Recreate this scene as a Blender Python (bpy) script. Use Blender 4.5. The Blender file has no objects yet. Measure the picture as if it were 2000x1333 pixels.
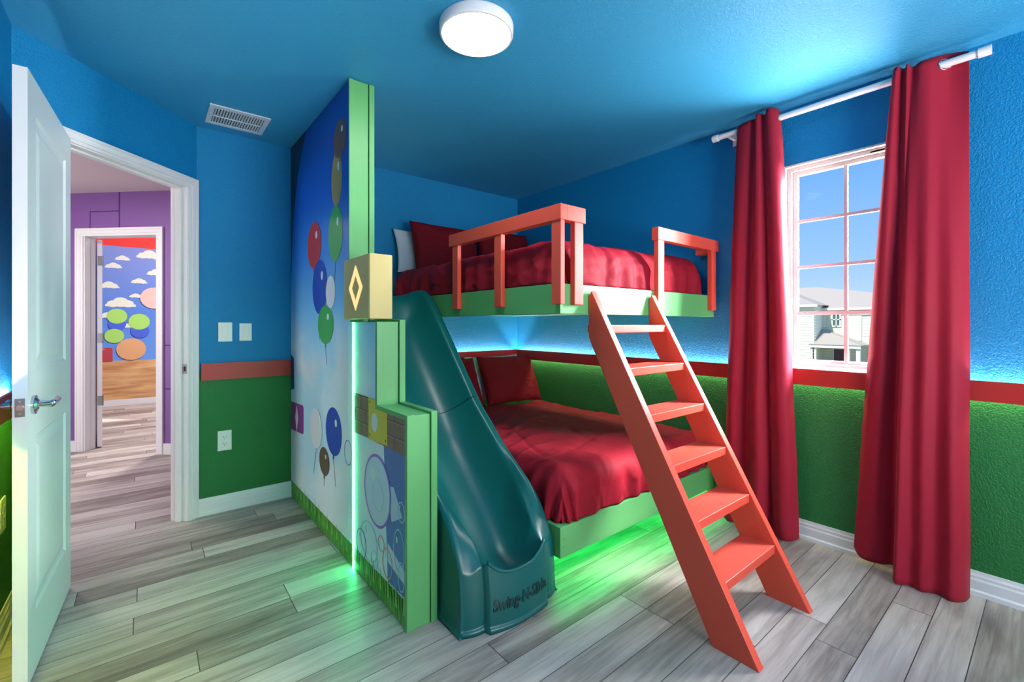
import bpy, bmesh, math, random
from mathutils import Vector, Matrix, noise
random.seed(7)
C = bpy.context.scene.collection
PI = math.pi
R = math.radians

# ------------------------------------------------------------------ camera, world, lights, exposure
EYE = 1.203
cam = bpy.data.cameras.new('camera'); camo = bpy.data.objects.new('camera', cam); C.objects.link(camo)
camo.location = (0, 0, EYE); camo.rotation_euler = (PI/2, 0, -R(39.3))
cam.sensor_width = 36; cam.lens = 877.26/2000*36; cam.shift_y = -33/2000; cam.clip_start = .02; cam.clip_end = 400
bpy.context.scene.camera = camo
vs = bpy.context.scene.view_settings
vs.view_transform = 'Standard'; vs.look = 'None'; vs.gamma = 1; vs.use_curve_mapping = False
vs.exposure = 0.78
try:
    bpy.context.scene.cycles.max_bounces = 8; bpy.context.scene.cycles.diffuse_bounces = 5
    bpy.context.scene.cycles.sample_clamp_indirect = 6
except Exception: pass

w = bpy.data.worlds.new('sky'); bpy.context.scene.world = w; w.use_nodes = True
nt = w.node_tree; nt.nodes.clear()
tc = nt.nodes.new('ShaderNodeTexCoord'); sp = nt.nodes.new('ShaderNodeSeparateXYZ'); cr = nt.nodes.new('ShaderNodeValToRGB')
bg = nt.nodes.new('ShaderNodeBackground'); wo = nt.nodes.new('ShaderNodeOutputWorld')
nt.links.new(tc.outputs['Generated'], sp.inputs[0]); nt.links.new(sp.outputs[2], cr.inputs[0])
nt.links.new(cr.outputs[0], bg.inputs[0]); nt.links.new(bg.outputs[0], wo.inputs[0])
e = cr.color_ramp.elements
e[0].position = 0; e[0].color = (.47, .60, .76, 1)
e[1].position = .30; e[1].color = (.125, .335, .76, 1)
n = cr.color_ramp.elements.new(.12); n.color = (.25, .455, .76, 1)
bg.inputs[1].default_value = .8

def lamp(name, kind, loc, energy, color=(1, 1, 1), look=None, **kw):
    l = bpy.data.lights.new(name, kind); l.energy = energy; l.color = color
    for k, v in kw.items(): setattr(l, k, v)
    o = bpy.data.objects.new(name, l); C.objects.link(o); o.location = loc
    if look is not None:
        o.rotation_euler = (Vector(look)-Vector(loc)).to_track_quat('-Z', 'Y').to_euler()
    return o
lamp('sun', 'SUN', (0, 0, 20), 3.4, (1, .96, .88), look=(9, -2, 9), angle=R(1))
# bright sky just outside and above the window, and the sunlit yard below it
lamp('window_skylight', 'AREA', (4.5, -.35, 3.4), 1000, (.93, .96, 1), look=(2.2, .8, 1.0), shape='RECTANGLE', size=2.4, size_y=2.2)
lamp('side_daylight', 'AREA', (4.4, -.9, 2.3), 1000, (.98, .97, 1), look=(1.8, 1.4, 1.15), shape='RECTANGLE', size=1.6, size_y=1.8)
lamp('yard_bounce', 'AREA', (4.2, .2, -.2), 340, (1, .97, .92), look=(1.8, .9, 2.4), shape='RECTANGLE', size=2.4, size_y=1.6)
# fill light added behind the camera, as if from an invented rear window
lamp('rear_fill', 'AREA', (1.4, -1.95, 1.1), 85, (1, .97, .94), look=(1.3, -.5, 2.4), shape='RECTANGLE', size=1.5, size_y=1.2)

lamp('hall_fill', 'AREA', (-2.9, 4.2, 1.3), 34, (1, .97, .95), look=(0, 4.9, 1.8), shape='RECTANGLE', size=1.2, size_y=1.4)  # unseen fill added to brighten the hall ceiling, no window stands here

# ------------------------------------------------------------------ materials
def srgb(r, g, b):
    f = lambda c: (c/255/12.92) if c/255 <= .04045 else ((c/255+.055)/1.055)**2.4
    return (f(r), f(g), f(b), 1)
class N:
    def __init__(s, name):
        s.m = bpy.data.materials.new(name); s.m.use_nodes = True; s.t = s.m.node_tree
        s.b = s.t.nodes['Principled BSDF']
    def n(s, typ, **kw):
        x = s.t.nodes.new(typ)
        for k, v in kw.items():
            if isinstance(k, str) and hasattr(x, k) and k not in ('Scale',): setattr(x, k, v)
        return x
    def l(s, a, b): s.t.links.new(a, b)
    def math(s, op, a, b=None, c=None):
        x = s.t.nodes.new('ShaderNodeMath'); x.operation = op
        for i, v in enumerate((a, b, c)):
            if v is None: continue
            if isinstance(v, (int, float)): x.inputs[i].default_value = v
            else: s.l(v, x.inputs[i])
        return x.outputs[0]
    def mix(s, f, a, b, mode='MIX'):
        x = s.t.nodes.new('ShaderNodeMix'); x.data_type = 'RGBA'; x.blend_type = mode
        for i, v in ((0, f), (6, a), (7, b)):
            if isinstance(v, (int, float)): x.inputs[i].default_value = v
            elif isinstance(v, tuple): x.inputs[i].default_value = v
            else: s.l(v, x.inputs[i])
        return x.outputs[2]
    def pos(s):
        g = s.t.nodes.new('ShaderNodeNewGeometry'); q = s.t.nodes.new('ShaderNodeSeparateXYZ'); s.l(g.outputs['Position'], q.inputs[0])
        return g.outputs['Position'], q.outputs
    def noise(s, vec, scale, detail=3, rough=.5, dist=0):
        x = s.t.nodes.new('ShaderNodeTexNoise'); s.l(vec, x.inputs['Vector']); x.inputs['Scale'].default_value = scale
        x.inputs['Detail'].default_value = detail; x.inputs['Roughness'].default_value = rough; x.inputs['Distortion'].default_value = dist
        return x.outputs['Fac']
    def ramp(s, f, stops):
        x = s.t.nodes.new('ShaderNodeValToRGB'); s.l(f, x.inputs[0]); el = x.color_ramp.elements
        el[0].position, el[0].color = stops[0]; el[1].position, el[1].color = stops[-1]
        for p, c in stops[1:-1]: k = el.new(p); k.color = c
        return x.outputs[0]
    def bump(s, h, strength, dist):
        x = s.t.nodes.new('ShaderNodeBump'); s.l(h, x.inputs['Height']); x.inputs['Strength'].default_value = strength; x.inputs['Distance'].default_value = dist
        s.l(x.outputs[0], s.b.inputs['Normal'])
    def comb(s, x, y, z):
        q = s.t.nodes.new('ShaderNodeCombineXYZ')
        for i, v in enumerate((x, y, z)):
            if isinstance(v, (int, float)): q.inputs[i].default_value = v
            else: s.l(v, q.inputs[i])
        return q.outputs[0]
    def base(s, c, rough=.5, spec=.5, metal=0):
        if isinstance(c, tuple): s.b.inputs['Base Color'].default_value = c
        else: s.l(c, s.b.inputs['Base Color'])
        s.b.inputs['Roughness'].default_value = rough; s.b.inputs['Specular IOR Level'].default_value = spec; s.b.inputs['Metallic'].default_value = metal
        return s
def plain(name, c, rough=.5, spec=.5, metal=0, bump=None, coat=0):
    k = N(name); p, _ = k.pos()
    v = k.noise(p, 9, 3); k.base(k.mix(k.math('MULTIPLY', v, .16), c, tuple(x*.82 for x in c[:3])+(1,)), rough, spec, metal)
    if bump: k.bump(k.noise(p, bump[0], 3), bump[1], bump[2])
    if coat: k.b.inputs['Coat Weight'].default_value = coat
    return k.m
def emit(name, c, st):
    k = N(name); k.base((0, 0, 0, 1)); k.b.inputs['Emission Color'].default_value = c; k.b.inputs['Emission Strength'].default_value = st
    return k.m

BLUE = srgb(2, 128, 184); GREEN = srgb(36, 116, 58)
def wall_paint(name, two=True, col=BLUE, sc=125, st=.8):
    k = N(name); p, q = k.pos()
    if two: c = k.mix(k.math('GREATER_THAN', q[2], .91), GREEN, col)
    else: c = col
    k.base(c, .5, .35)
    h = k.noise(p, sc, 2, .6, .5); h = k.math('SMOOTHSTEP', h, .42, .62) if False else k.ramp(h, [(.40, (0, 0, 0, 1)), (.62, (1, 1, 1, 1))])
    k.bump(h, st, .002)
    return k.m
M = {}
M['wall'] = wall_paint('two_tone_wall_paint')
M['ceiling'] = wall_paint('blue_ceiling_paint', False, srgb(52, 148, 194), 90, .4)
def floor_mat():
    k = N('grey_vinyl_planks'); p, q = k.pos()
    W, L = .1293, 1.22
    yy = k.math('DIVIDE', k.math('ADD', q[1], 20-.163+.1293*0), W)
    off = (20 - .163) / W
    row = k.math('FLOOR', yy); fy = k.math('FRACT', yy)
    wn = k.t.nodes.new('ShaderNodeTexWhiteNoise'); wn.noise_dimensions = '1D'; k.l(row, wn.inputs['W'])
    xx = k.math('DIVIDE', k.math('ADD', k.math('ADD', q[0], 20), k.math('MULTIPLY', wn.outputs['Value'], L)), L)
    col = k.math('FLOOR', xx); fx = k.math('FRACT', xx)
    w2 = k.t.nodes.new('ShaderNodeTexWhiteNoise'); w2.noise_dimensions = '2D'; k.l(k.comb(row, col, 0), w2.inputs['Vector'])
    r = w2.outputs['Value']
    v = k.comb(k.math('MULTIPLY', q[0], 1.3), k.math('MULTIPLY', q[1], 26), k.math('MULTIPLY', r, 40))
    g = k.noise(v, 1.6, 6, .65, .7)
    v2 = k.comb(k.math('MULTIPLY', q[0], 1.1), k.math('MULTIPLY', q[1], 5), k.math('MULTIPLY', r, 70))
    g2 = k.noise(v2, 2.2, 3, .55, .3)
    t = k.math('ADD', k.math('MULTIPLY', r, .30), k.math('ADD', k.math('MULTIPLY', g, .55), k.math('MULTIPLY', g2, .45)))
    c = k.ramp(t, [(.34, srgb(88, 76, 72)), (.50, srgb(132, 120, 113)), (.66, srgb(168, 157, 149)), (.86, srgb(202, 192, 184))])
    ey = k.math('MINIMUM', fy, k.math('SUBTRACT', 1, fy)); ex = k.math('MINIMUM', fx, k.math('SUBTRACT', 1, fx))
    gy = k.math('LESS_THAN', ey, .011); gx = k.math('LESS_THAN', ex, .0013)
    gr = k.math('MAXIMUM', gy, gx)
    k.base(k.mix(gr, c, srgb(58, 54, 52)), .42, .4)
    h = k.math('SUBTRACT', k.math('MULTIPLY', g, .25), gr); k.bump(h, .35, .002)
    return k.m
M['floor'] = floor_mat()
M['white'] = plain('white_semi_gloss_paint', srgb(226, 224, 226), .35, .5)
M['door'] = plain('white_door_paint', srgb(218, 226, 226), .38, .5)
M['vinyl'] = plain('white_window_vinyl', srgb(214, 208, 204), .4, .5)
M['red'] = plain('red_rail_paint', srgb(176, 38, 36), .45, .4)
M['coral'] = plain('coral_red_paint', srgb(218, 78, 60), .42, .4, bump=(30, .05, .002))
M['green'] = plain('leaf_green_paint', srgb(92, 164, 98), .42, .4, bump=(40, .05, .002))
M['dark_green'] = plain('dark_green_paint', srgb(30, 90, 45), .7)  # plain dark green, used on the bed plinth
M['slide'] = plain('dark_green_plastic', srgb(0, 86, 84), .34, .5, bump=(240, .04, .001))
M['slide_text'] = plain('dark_embossed_plastic', srgb(0, 52, 54), .35, .5)
M['chrome'] = plain('polished_chrome', srgb(200, 200, 205), .12, .5, 1)
M['nickel'] = plain('brushed_nickel', srgb(150, 150, 148), .35, .5, 1)
M['plate'] = plain('white_plastic_plate', srgb(222, 224, 220), .4)
M['dark'] = plain('dark_cavity', srgb(28, 30, 34), .8)
M['ventw'] = plain('white_vent_enamel', srgb(205, 212, 218), .4)
M['yellow'] = plain('pale_yellow_paint', srgb(196, 178, 112), .5, .4)
M['yellowface'] = plain('ochre_yellow_paint', srgb(190, 170, 104), .5, .4)
M['peach'] = emit('peach_emissive', srgb(255, 196, 130), .85)  # diamond's peach colour is set as even emission
def fabric(name, c, sc=420, sheen=.3, rough=.75, wr=.25):
    k = N(name); p, _ = k.pos()
    v = k.noise(p, 6, 4); k.base(k.mix(k.math('MULTIPLY', v, .2), c, tuple(x*.8 for x in c[:3])+(1,)), rough, .1)
    k.b.inputs['Sheen Weight'].default_value = sheen
    h = k.math('ADD', k.noise(p, sc, 1), k.math('MULTIPLY', k.noise(p, 14, 4, .6, 1.2), 2)); k.bump(h, wr*.6, .004)
    return k.m
M['bed_red'] = fabric('crimson_comforter_cloth', srgb(146, 26, 42), 300, .0, .6, .45)
M['pillow_red'] = fabric('dark_crimson_pillow_cloth', srgb(116, 22, 32), 300, .0, .7, .3)
M['pillow_white'] = fabric('white_pillow_cloth', srgb(205, 212, 225), 300, .2, .8, .3)
M['curtain'] = fabric('crimson_curtain_cloth', srgb(152, 30, 50), 500, .05, .55, .12)
M['mattress'] = fabric('white_mattress_cloth', srgb(215, 215, 218), 200, .1, .8, .2)
M['lamp'] = emit('lit_diffuser', (1, .98, .96, 1), 26)
M['added_lamp_hall'] = emit('added_hall_diffuser', (1, .95, .92, 1), 48)
M['led_green'] = emit('green_led', srgb(60, 255, 140), 45)
M['led_under'] = emit('green_under_bed_led', srgb(10, 255, 110), 30)
M['led_white'] = emit('cool_white_led', srgb(255, 232, 226), 80)
M['led_lime'] = emit('pale_lime_led', srgb(240, 255, 200), 28)
M['hall_ceiling'] = plain('hall_ceiling_paint', srgb(214, 200, 200), .8)
M['purple'] = plain('purple_wall_paint', srgb(126, 84, 152), .5, bump=(80, .2, .003))
M['purple_groove'] = plain('dark_purple_groove', srgb(70, 36, 110), .7)
M['siding'] = plain('pale_siding', srgb(232, 232, 220), .8)
M['sage'] = plain('sage_siding', srgb(205, 214, 194), .8)
M['shingle'] = plain('grey_brown_shingles', srgb(172, 162, 152), .9, bump=(3, .3, .05))
M['outwhite'] = plain('exterior_white_trim', srgb(225, 225, 220), .7)
M['outglass'] = plain('dark_house_window', srgb(70, 110, 100), .3)
M['outdoor'] = plain('plum_front_door', srgb(96, 66, 84), .6)
M['ground'] = plain('yard_ground', srgb(150, 155, 120), .9)
k = N('window_glass'); k.t.nodes.remove(k.b)
tr_ = k.t.nodes.new('ShaderNodeBsdfTransparent'); gl_ = k.t.nodes.new('ShaderNodeBsdfGlossy'); gl_.inputs['Roughness'].default_value = .02
mx_ = k.t.nodes.new('ShaderNodeMixShader'); mx_.inputs[0].default_value = .0008
k.l(tr_.outputs[0], mx_.inputs[1]); k.l(gl_.outputs[0], mx_.inputs[2]); k.l(mx_.outputs[0], k.t.nodes['Material Output'].inputs['Surface'])
M['glass'] = k.m

# ------------------------------------------------------------------ geometry helpers
class MB:
    def __init__(s): s.v = []; s.f = []; s.mi = []; s.sm = []; s.mats = []
    def mat(s, m):
        if m not in s.mats: s.mats.append(m)
        return s.mats.index(m)
    def add(s, vs, fs, m=None, sm=False, xf=None):
        o = len(s.v)
        s.v += [tuple(xf @ Vector(v)) if xf else tuple(v) for v in vs]
        i = s.mat(m) if m else 0
        for f in fs: s.f.append([o+j for j in f]); s.mi.append(i); s.sm.append(sm)
    def box(s, x0, x1, y0, y1, z0, z1, m=None, xf=None):
        v = [(x, y, z) for x in (x0, x1) for y in (y0, y1) for z in (z0, z1)]
        s.add(v, [(0, 1, 3, 2), (4, 6, 7, 5), (0, 4, 5, 1), (2, 3, 7, 6), (0, 2, 6, 4), (1, 5, 7, 3)], m, xf=xf)
    def prism(s, poly, axis, a, b, m=None, xf=None):
        n = len(poly); ins = {'x': lambda p, t: (t, p[0], p[1]), 'y': lambda p, t: (p[0], t, p[1]), 'z': lambda p, t: (p[0], p[1], t)}[axis]
        v = [ins(p, a) for p in poly] + [ins(p, b) for p in poly]
        f = [list(range(n)), list(range(2*n-1, n-1, -1))] + [(i, i+n, (i+1) % n+n, (i+1) % n) for i in range(n)]
        s.add(v, f, m, xf=xf)
    def cyl(s, p0, p1, r, n=16, m=None, r1=None, xf=None, cap=True):
        p0 = Vector(p0); p1 = Vector(p1); d = (p1-p0).normalized(); a = d.orthogonal().normalized(); b = d.cross(a)
        r1 = r if r1 is None else r1; v = []
        for p, rr in ((p0, r), (p1, r1)):
            for i in range(n): t = 2*PI*i/n; v.append(p+a*math.cos(t)*rr+b*math.sin(t)*rr)
        f = [(i, (i+1) % n, (i+1) % n+n, i+n) for i in range(n)]
        s.add(v, f, m, True, xf)
        if cap: s.add(v, [list(range(n-1, -1, -1)), list(range(n, 2*n))], m, False, xf)
    def tube(s, pts, r, n=10, m=None, xf=None):
        pts = [Vector(p) for p in pts]; v = []; prev = None
        for i, p in enumerate(pts):
            d = (pts[min(i+1, len(pts)-1)]-pts[max(i-1, 0)]).normalized()
            a = d.orthogonal().normalized() if prev is None else (prev-d*prev.dot(d)).normalized()
            prev = a; b = d.cross(a); rr = r[i] if isinstance(r, (list, tuple)) else r
            for j in range(n): t = 2*PI*j/n; v.append(p+a*math.cos(t)*rr+b*math.sin(t)*rr)
        f = []
        for i in range(len(pts)-1):
            for j in range(n): f.append((i*n+j, i*n+(j+1) % n, (i+1)*n+(j+1) % n, (i+1)*n+j))
        f += [list(range(n-1, -1, -1)), list(range((len(pts)-1)*n, len(pts)*n))]
        s.add(v, f, m, True, xf)
    def lathe(s, prof, cx, cy, n=48, m=None, sm=True):
        v = []; k = len(prof)
        for i in range(n):
            t = 2*PI*i/n
            for r, z in prof: v.append((cx+r*math.cos(t), cy+r*math.sin(t), z))
        f = []
        for i in range(n):
            for j in range(k-1): a = i*k+j; b = ((i+1) % n)*k+j; f.append((a, b, b+1, a+1))
        s.add(v, f, m, sm)
    def grid(s, rows, m=None, sm=True, xf=None, closed=False):
        n = len(rows[0]); v = [p for r in rows for p in r]; f = []
        for i in range(len(rows)-1):
            for j in range(n-1): f.append((i*n+j, i*n+j+1, (i+1)*n+j+1, (i+1)*n+j))
        s.add(v, f, m, sm, xf)
    def build(s, name, m=None, parent=None, bevel=0, merge=False, seg=2):
        me = bpy.data.meshes.new(name); me.from_pydata([tuple(map(float, v)) for v in s.v], [], s.f)
        for mt in (s.mats or [m]): me.materials.append(mt)
        me.polygons.foreach_set('material_index', s.mi); me.polygons.foreach_set('use_smooth', s.sm)
        bm = bmesh.new(); bm.from_mesh(me)
        if merge: bmesh.ops.remove_doubles(bm, verts=bm.verts, dist=1e-5)
        bmesh.ops.recalc_face_normals(bm, faces=bm.faces); bm.to_mesh(me); bm.free(); me.update()
        o = bpy.data.objects.new(name, me); C.objects.link(o)
        if parent: o.parent = parent
        if bevel:
            b = o.modifiers.new('bevel', 'BEVEL'); b.width = bevel; b.segments = seg; b.limit_method = 'ANGLE'; b.angle_limit = R(50)
        return o
def tag(o, label=None, cat=None, group=None, kind=None):
    if label: o['label'] = label
    if cat: o['category'] = cat
    if group: o['group'] = group
    if kind: o['kind'] = kind
    return o
def empty(name, loc=(0, 0, 0), label=None, cat=None, group=None, kind=None):
    o = bpy.data.objects.new(name, None); C.objects.link(o); o.location = loc; o.empty_display_size = .1
    return tag(o, label, cat, group, kind)
def rebase(root):
    """children were modelled in world coordinates: keep them there under the moved empty"""
    inv = Matrix.Translation(-Vector(root.location))
    for ch in root.children: ch.data.transform(inv)
    for ch in root.children:
        for g in ch.children: g.data.transform(inv)
    return root
def copy_tree(o, parent=None):
    c = o.copy(); C.objects.link(c)
    if parent: c.parent = parent
    for ch in list(o.children): copy_tree(ch, c)
    return c
def struct(o): o['kind'] = 'structure'; return o
def box(name, x0, x1, y0, y1, z0, z1, m, parent=None, bevel=0):
    b = MB(); b.box(x0, x1, y0, y1, z0, z1); return b.build(name, m, parent, bevel)

# ------------------------------------------------------------------ room
XR, YB, H = 2.867, 3.418, 2.44
XL, YREAR = -.4246, -2.1
CX0, CY0 = XL, XL+3.165          # left end of the angled door wall
CX1 = YB-3.165                   # right end
b = MB(); b.box(-3.2, 3.1, -2.3, 9.0, -.1, 0); struct(b.build('floor', M['floor']))
b = MB(); b.prism([(XL-.12, YREAR-.1), (XR+.14, YREAR-.1), (XR+.14, YB+.12), (CX1-.04, YB+.12), (XL-.12, CY0+.04)], 'z', H, H+.1); struct(b.build('ceiling', M['ceiling']))
# right wall with the window opening
WY0, WY1, WZ0, WZ1 = .446, 1.018, .957, 2.113
b = MB()
b.box(XR, XR+.14, YREAR, WY0, 0, H); b.box(XR, XR+.14, WY1, YB+.12, 0, H)
b.box(XR, XR+.14, WY0, WY1, 0, WZ0); b.box(XR, XR+.14, WY0, WY1, WZ1, H)
struct(b.build('wall_right', M['wall']))
b = MB(); b.box(CX1, XR, YB, YB+.12, 0, H); struct(b.build('wall_back', M['wall']))
b = MB(); b.box(XL-.12, XL, YREAR, CY0, 0, H); struct(b.build('wall_left', M['wall']))
# wall behind the camera with an invented window opening, added for the rear fill
b = MB(); b.box(XL-.12, XR+.14, YREAR-.12, YREAR, 0, .9); b.box(XL-.12, XR+.14, YREAR-.12, YREAR, 2.1, H)
b.box(XL-.12, .6, YREAR-.12, YREAR, .9, 2.1); b.box(2.2, XR+.14, YREAR-.12, YREAR, .9, 2.1)
struct(b.build('wall_front', M['wall']))
# angled wall: local x runs along it, local y goes into the hall
D = Matrix.Translation((CX0, CY0, 0)) @ Matrix.Rotation(PI/4, 4, 'Z')
LW = (CX1-CX0)*math.sqrt(2); OA, OB, OH = .176, .902, 2.052
b = MB()
b.box(-.05, OA, 0, .11, 0, H, xf=D); b.box(OB, LW+.08, 0, .11, 0, H, xf=D); b.box(OA, OB, 0, .11, OH, H, xf=D)
o = struct(b.build('wall_door', M['wall']))
def casing(mb, a0, a1, z1, y, sgn, xf, w=.057):
    """profiled flat casing round an opening; sgn -1 = faces local -y"""
    for (i0, i1, t) in ((0, w, .011), (w*.28, w*.99, .017), (w*.70, w*.96, .021)):
        ys = sorted((y, y+sgn*t))
        mb.box(a0-i1, a0-i0, ys[0], ys[1], 0, z1+i1, xf=xf); mb.box(a1+i0, a1+i1, ys[0], ys[1], 0, z1+i1, xf=xf)
        mb.box(a0-i0, a1+i0, ys[0], ys[1], z1+i0, z1+i1, xf=xf)
b = MB(); casing(b, OA+.004, OB-.004, OH-.008, 0, -1, D); casing(b, OA+.004, OB-.004, OH-.008, .11, 1, D)
# jamb lining and stops
b.box(OA, OA+.014, 0, .11, 0, OH, xf=D); b.box(OB-.014, OB, 0, .11, 0, OH, xf=D); b.box(OA, OB, 0, .11, OH-.014, OH, xf=D)
b.box(OA+.014, OA+.025, .04, .075, 0, OH-.014, xf=D); b.box(OB-.025, OB-.014, .04, .075, 0, OH-.014, xf=D); b.box(OA+.014, OB-.014, .04, .075, OH-.025, OH-.014, xf=D)
tr = struct(b.build('trim_1', M['white'], bevel=.0015)); tr['label'] = 'white door casing and jamb in the angled blue wall'
b = MB(); b.box(OB-.0155, OB-.0138, .004, .032, .90, .96, xf=D, m=M['nickel']); b.box(OB-.0162, OB-.0153, .010, .024, .915, .945, xf=D, m=M['dark'])
b.build('strike_plate', None, tr)

# baseboards
def bb_profile(t=.014, h=.125): return [(0, 0), (-t-.006, 0), (-t-.006, .018), (-t, .026), (-t, h*.62), (-t+.004, h*.70), (-t+.004, h*.8), (-t+.008, h*.88), (-t+.009, h), (0, h)]
def baseboard(name, p0, p1):
    """runs p0->p1 with the room on the left-hand side... profile offset is towards -n"""
    p0 = Vector((*p0, 0)); p1 = Vector((*p1, 0)); d = (p1-p0).normalized(); nrm = Vector((-d.y, d.x, 0))
    pr = bb_profile(h=.105); v = []
    for p in (p0, p1):
        for a, z in pr: v.append(p - nrm*a*1.0 + Vector((0, 0, z)))
    n = len(pr); b = MB(); b.add(v, [list(range(n)), list(range(2*n-1, n-1, -1))]+[(i, i+n, (i+1) % n+n, (i+1) % n) for i in range(n)])
    return struct(b.build(name, M['white']))
baseboard('baseboard_right', (XR, YREAR), (XR, YB))
baseboard('baseboard_back', (XR, YB), (CX1+.006, YB))
baseboard('baseboard_left', (XL, CY0), (XL, YREAR))

# red rail with light strips tucked behind it
def rail(name, p0, p1, z0=.868, z1=.956, off=.045, t=.012, strip=True, cut0=0, cut1=0, low='led_lime'):
    p0 = Vector((*p0, 0)); p1 = Vector((*p1, 0)); d = (p1-p0).normalized(); nr = Vector((-d.y, d.x, 0)); L = (p1-p0).length
    xf = Matrix(((d.x, nr.x, 0, p0.x), (d.y, nr.y, 0, p0.y), (0, 0, 1, 0), (0, 0, 0, 1)))
    b = MB(); b.box(cut0, L-cut1, off, off+t, z0, z1, xf=xf)
    if strip: b.box(cut0, L-cut1, 0.001, off, z0+.034, z1-.034, xf=xf)
    o = struct(b.build(name, M['red']))
    if strip:
        b = MB(); b.box(cut0+.01, L-cut1-.01, .012, .024, z1-.034, z1-.031, xf=xf); b.build('upper_light_strip', M['led_white'], o)
        b = MB(); b.box(cut0+.01, L-cut1-.01, .012, .024, z0+.031, z0+.034, xf=xf); b.build('lower_light_strip', M[low], o)
    return o
rail('trim_2', (XR, YREAR), (XR, YB))
rail('trim_3', (XR, YB), (.93, YB), cut0=.057)
M['led_yellow'] = emit('yellow_green_led', srgb(235, 255, 90), 60)
rail('trim_4', (XL, CY0-.02), (XL, YREAR), low='led_yellow')
o = rail('trim_5', (.79, YB), (CX1+.022, YB), z0=.848, z1=.955, off=.0, t=.018, strip=False)

# hall and far room
P = Matrix.Translation((0, 5.395, 0)) @ Matrix.Rotation(-PI/4, 4, 'Z')     # local x along purple wall, y away
r2 = math.sqrt(2)
A0, A1 = -.443*r2, .09*r2
b = MB()
b.box(-3.4, A0-.02, 0, .11, 0, 2.9, xf=P); b.box(A1+.02, 1.6, 0, .11, 0, 2.9, xf=P); b.box(A0-.02, A1+.02, 0, .11, 2.05, 2.9, xf=P)
pw = struct(b.build('wall_hall', M['purple']))
b = MB()
g = -.288*r2+.028; gl = -.395*r2*1.0
b.box(-.181*r2-.006, -.181*r2+.006, -.002, .001, 2.10, 2.44, xf=P); b.box(-.395*r2, -.181*r2, -.002, .001, 2.262-.005, 2.262+.005, xf=P); b.box(-.395*r2-.003, -.395*r2+.003, -.002, .001, 2.1, 2.262, xf=P)
for z in (1.007, .604): b.box(A1+.08, 1.4, -.002, .001, z-.005, z+.005, xf=P)
b.build('panel_groove', M['purple_groove'], pw)
b = MB(); casing(b, A0, A1, 2.03, 0, -1, P, .075)
b.box(A0-.02, A0, 0, .11, 0, 2.05, xf=P); b.box(A1, A1+.02, 0, .11, 0, 2.05, xf=P); b.box(A0-.02, A1+.02, 0, .11, 2.03, 2.05, xf=P)
b.box(A0, A0+.01, .0, .05, 0, 2.03, xf=P); b.box(A1-.01, A1, .0, .05, 0, 2.03, xf=P)
o = struct(b.build('trim_6', M['white'], bevel=.0015)); o['label'] = 'white casing of the far doorway in the purple hall wall'
b = MB(); b.box(-3.4, A0-.075, -.014, 0, 0, .1, xf=P); b.box(A1+.075, 1.6, -.014, 0, 0, .1, xf=P); struct(b.build('baseboard_hall', M['white']))
# hall side walls, ceiling
b = MB(); b.box(.42, .54, YB+.12, 4.98, 0, 2.6); b.box(-3.2, -3.1, 1.2, 8.9, 0, 2.9); b.box(-3.2, XL-.12, 1.2, 1.32, 0, 2.6); struct(b.build('wall_hall_side', M['purple']))
b = MB(); b.prism([(-3.2, 1.2), (XL-.125, 1.2), (XL-.125, CY0+.05), (CX1-.05, YB+.125), (.54, YB+.125), (.54, 4.86), (-3.1, 8.5)], 'z', 2.44, 2.5); struct(b.build('ceiling_hall', M['hall_ceiling']))
# far room
def far_mural():
    k = N('printed_sky_mural'); p, q = k.pos()
    c = k.ramp(k.math('DIVIDE', q[2], 2.7), [(.24, srgb(96, 140, 210)), (.5, srgb(76, 116, 190)), (.86, srgb(116, 128, 186))])
    v = k.comb(k.math('MULTIPLY', q[0], 1.0), 0, k.math('MULTIPLY', q[2], 9))
    wv = k.noise(v, 1.7, 3, .5, .6)
    wd = k.ramp(wv, [(.3, srgb(176, 120, 78)), (.7, srgb(220, 176, 124))])
    c = k.mix(k.math('LESS_THAN', q[2], .665), c, wd)
    c = k.mix(k.math('GREATER_THAN', q[2], 2.35), c, srgb(214, 50, 44))
    k.base(c, .6, .3); return k.m
M['far_mural'] = far_mural()
b = MB(); b.box(-3.2, 3.0, 8.79, 8.9, 0, 2.9); fw = struct(b.build('wall_far', M['far_mural']))
def disc(mb, cy, cz, ry, rz, X, m, n=28, axis='x', t=.0008, a0=0, a1=2*PI):
    pts = [(cy+ry*math.cos(a0+(a1-a0)*i/n), cz+rz*math.sin(a0+(a1-a0)*i/n)) for i in range(n)]
    mb.prism(pts, axis, X, X-t, m)
cloudm = plain('printed_cream_cloud', srgb(206, 204, 190), .7)
b = MB()
LAY = [8.7885]
for cx, cz, s in ((.06, 2.24, .16), (-.35, 2.05, .10), (-.25, 2.17, .09), (-.40, 1.76, .12), (-.06, 1.84, .1), (-.27, 1.50, .18), (-.18, 1.17, .08), (.14, 1.98, .12), (-.1, 1.62, .08), (-.42, 1.32, .1)):
    for dx, dz, rr in ((-.5, 0, .35), (0, .15, .5), (.45, .02, .38)): LAY[0] -= .0002; disc(b, cx+dx*s, cz+dz*s, rr*s, rr*s*.8, LAY[0], cloudm, 16, 'y', .002)
    LAY[0] -= .0002; b.box(cx-.95*s, cx+.95*s, LAY[0]-.002, LAY[0], cz-.22*s, cz-.02*s, m=cloudm)
b.build('printed_clouds', None, fw)
toy = {n_: plain('printed_'+n_, c, .6) for n_, c in dict(lime=srgb(150, 196, 90), ball_blue=srgb(60, 84, 190), tan=srgb(206, 150, 104), pink=srgb(230, 170, 160), crate_red=srgb(170, 50, 60)).items()}
b = MB()
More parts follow.
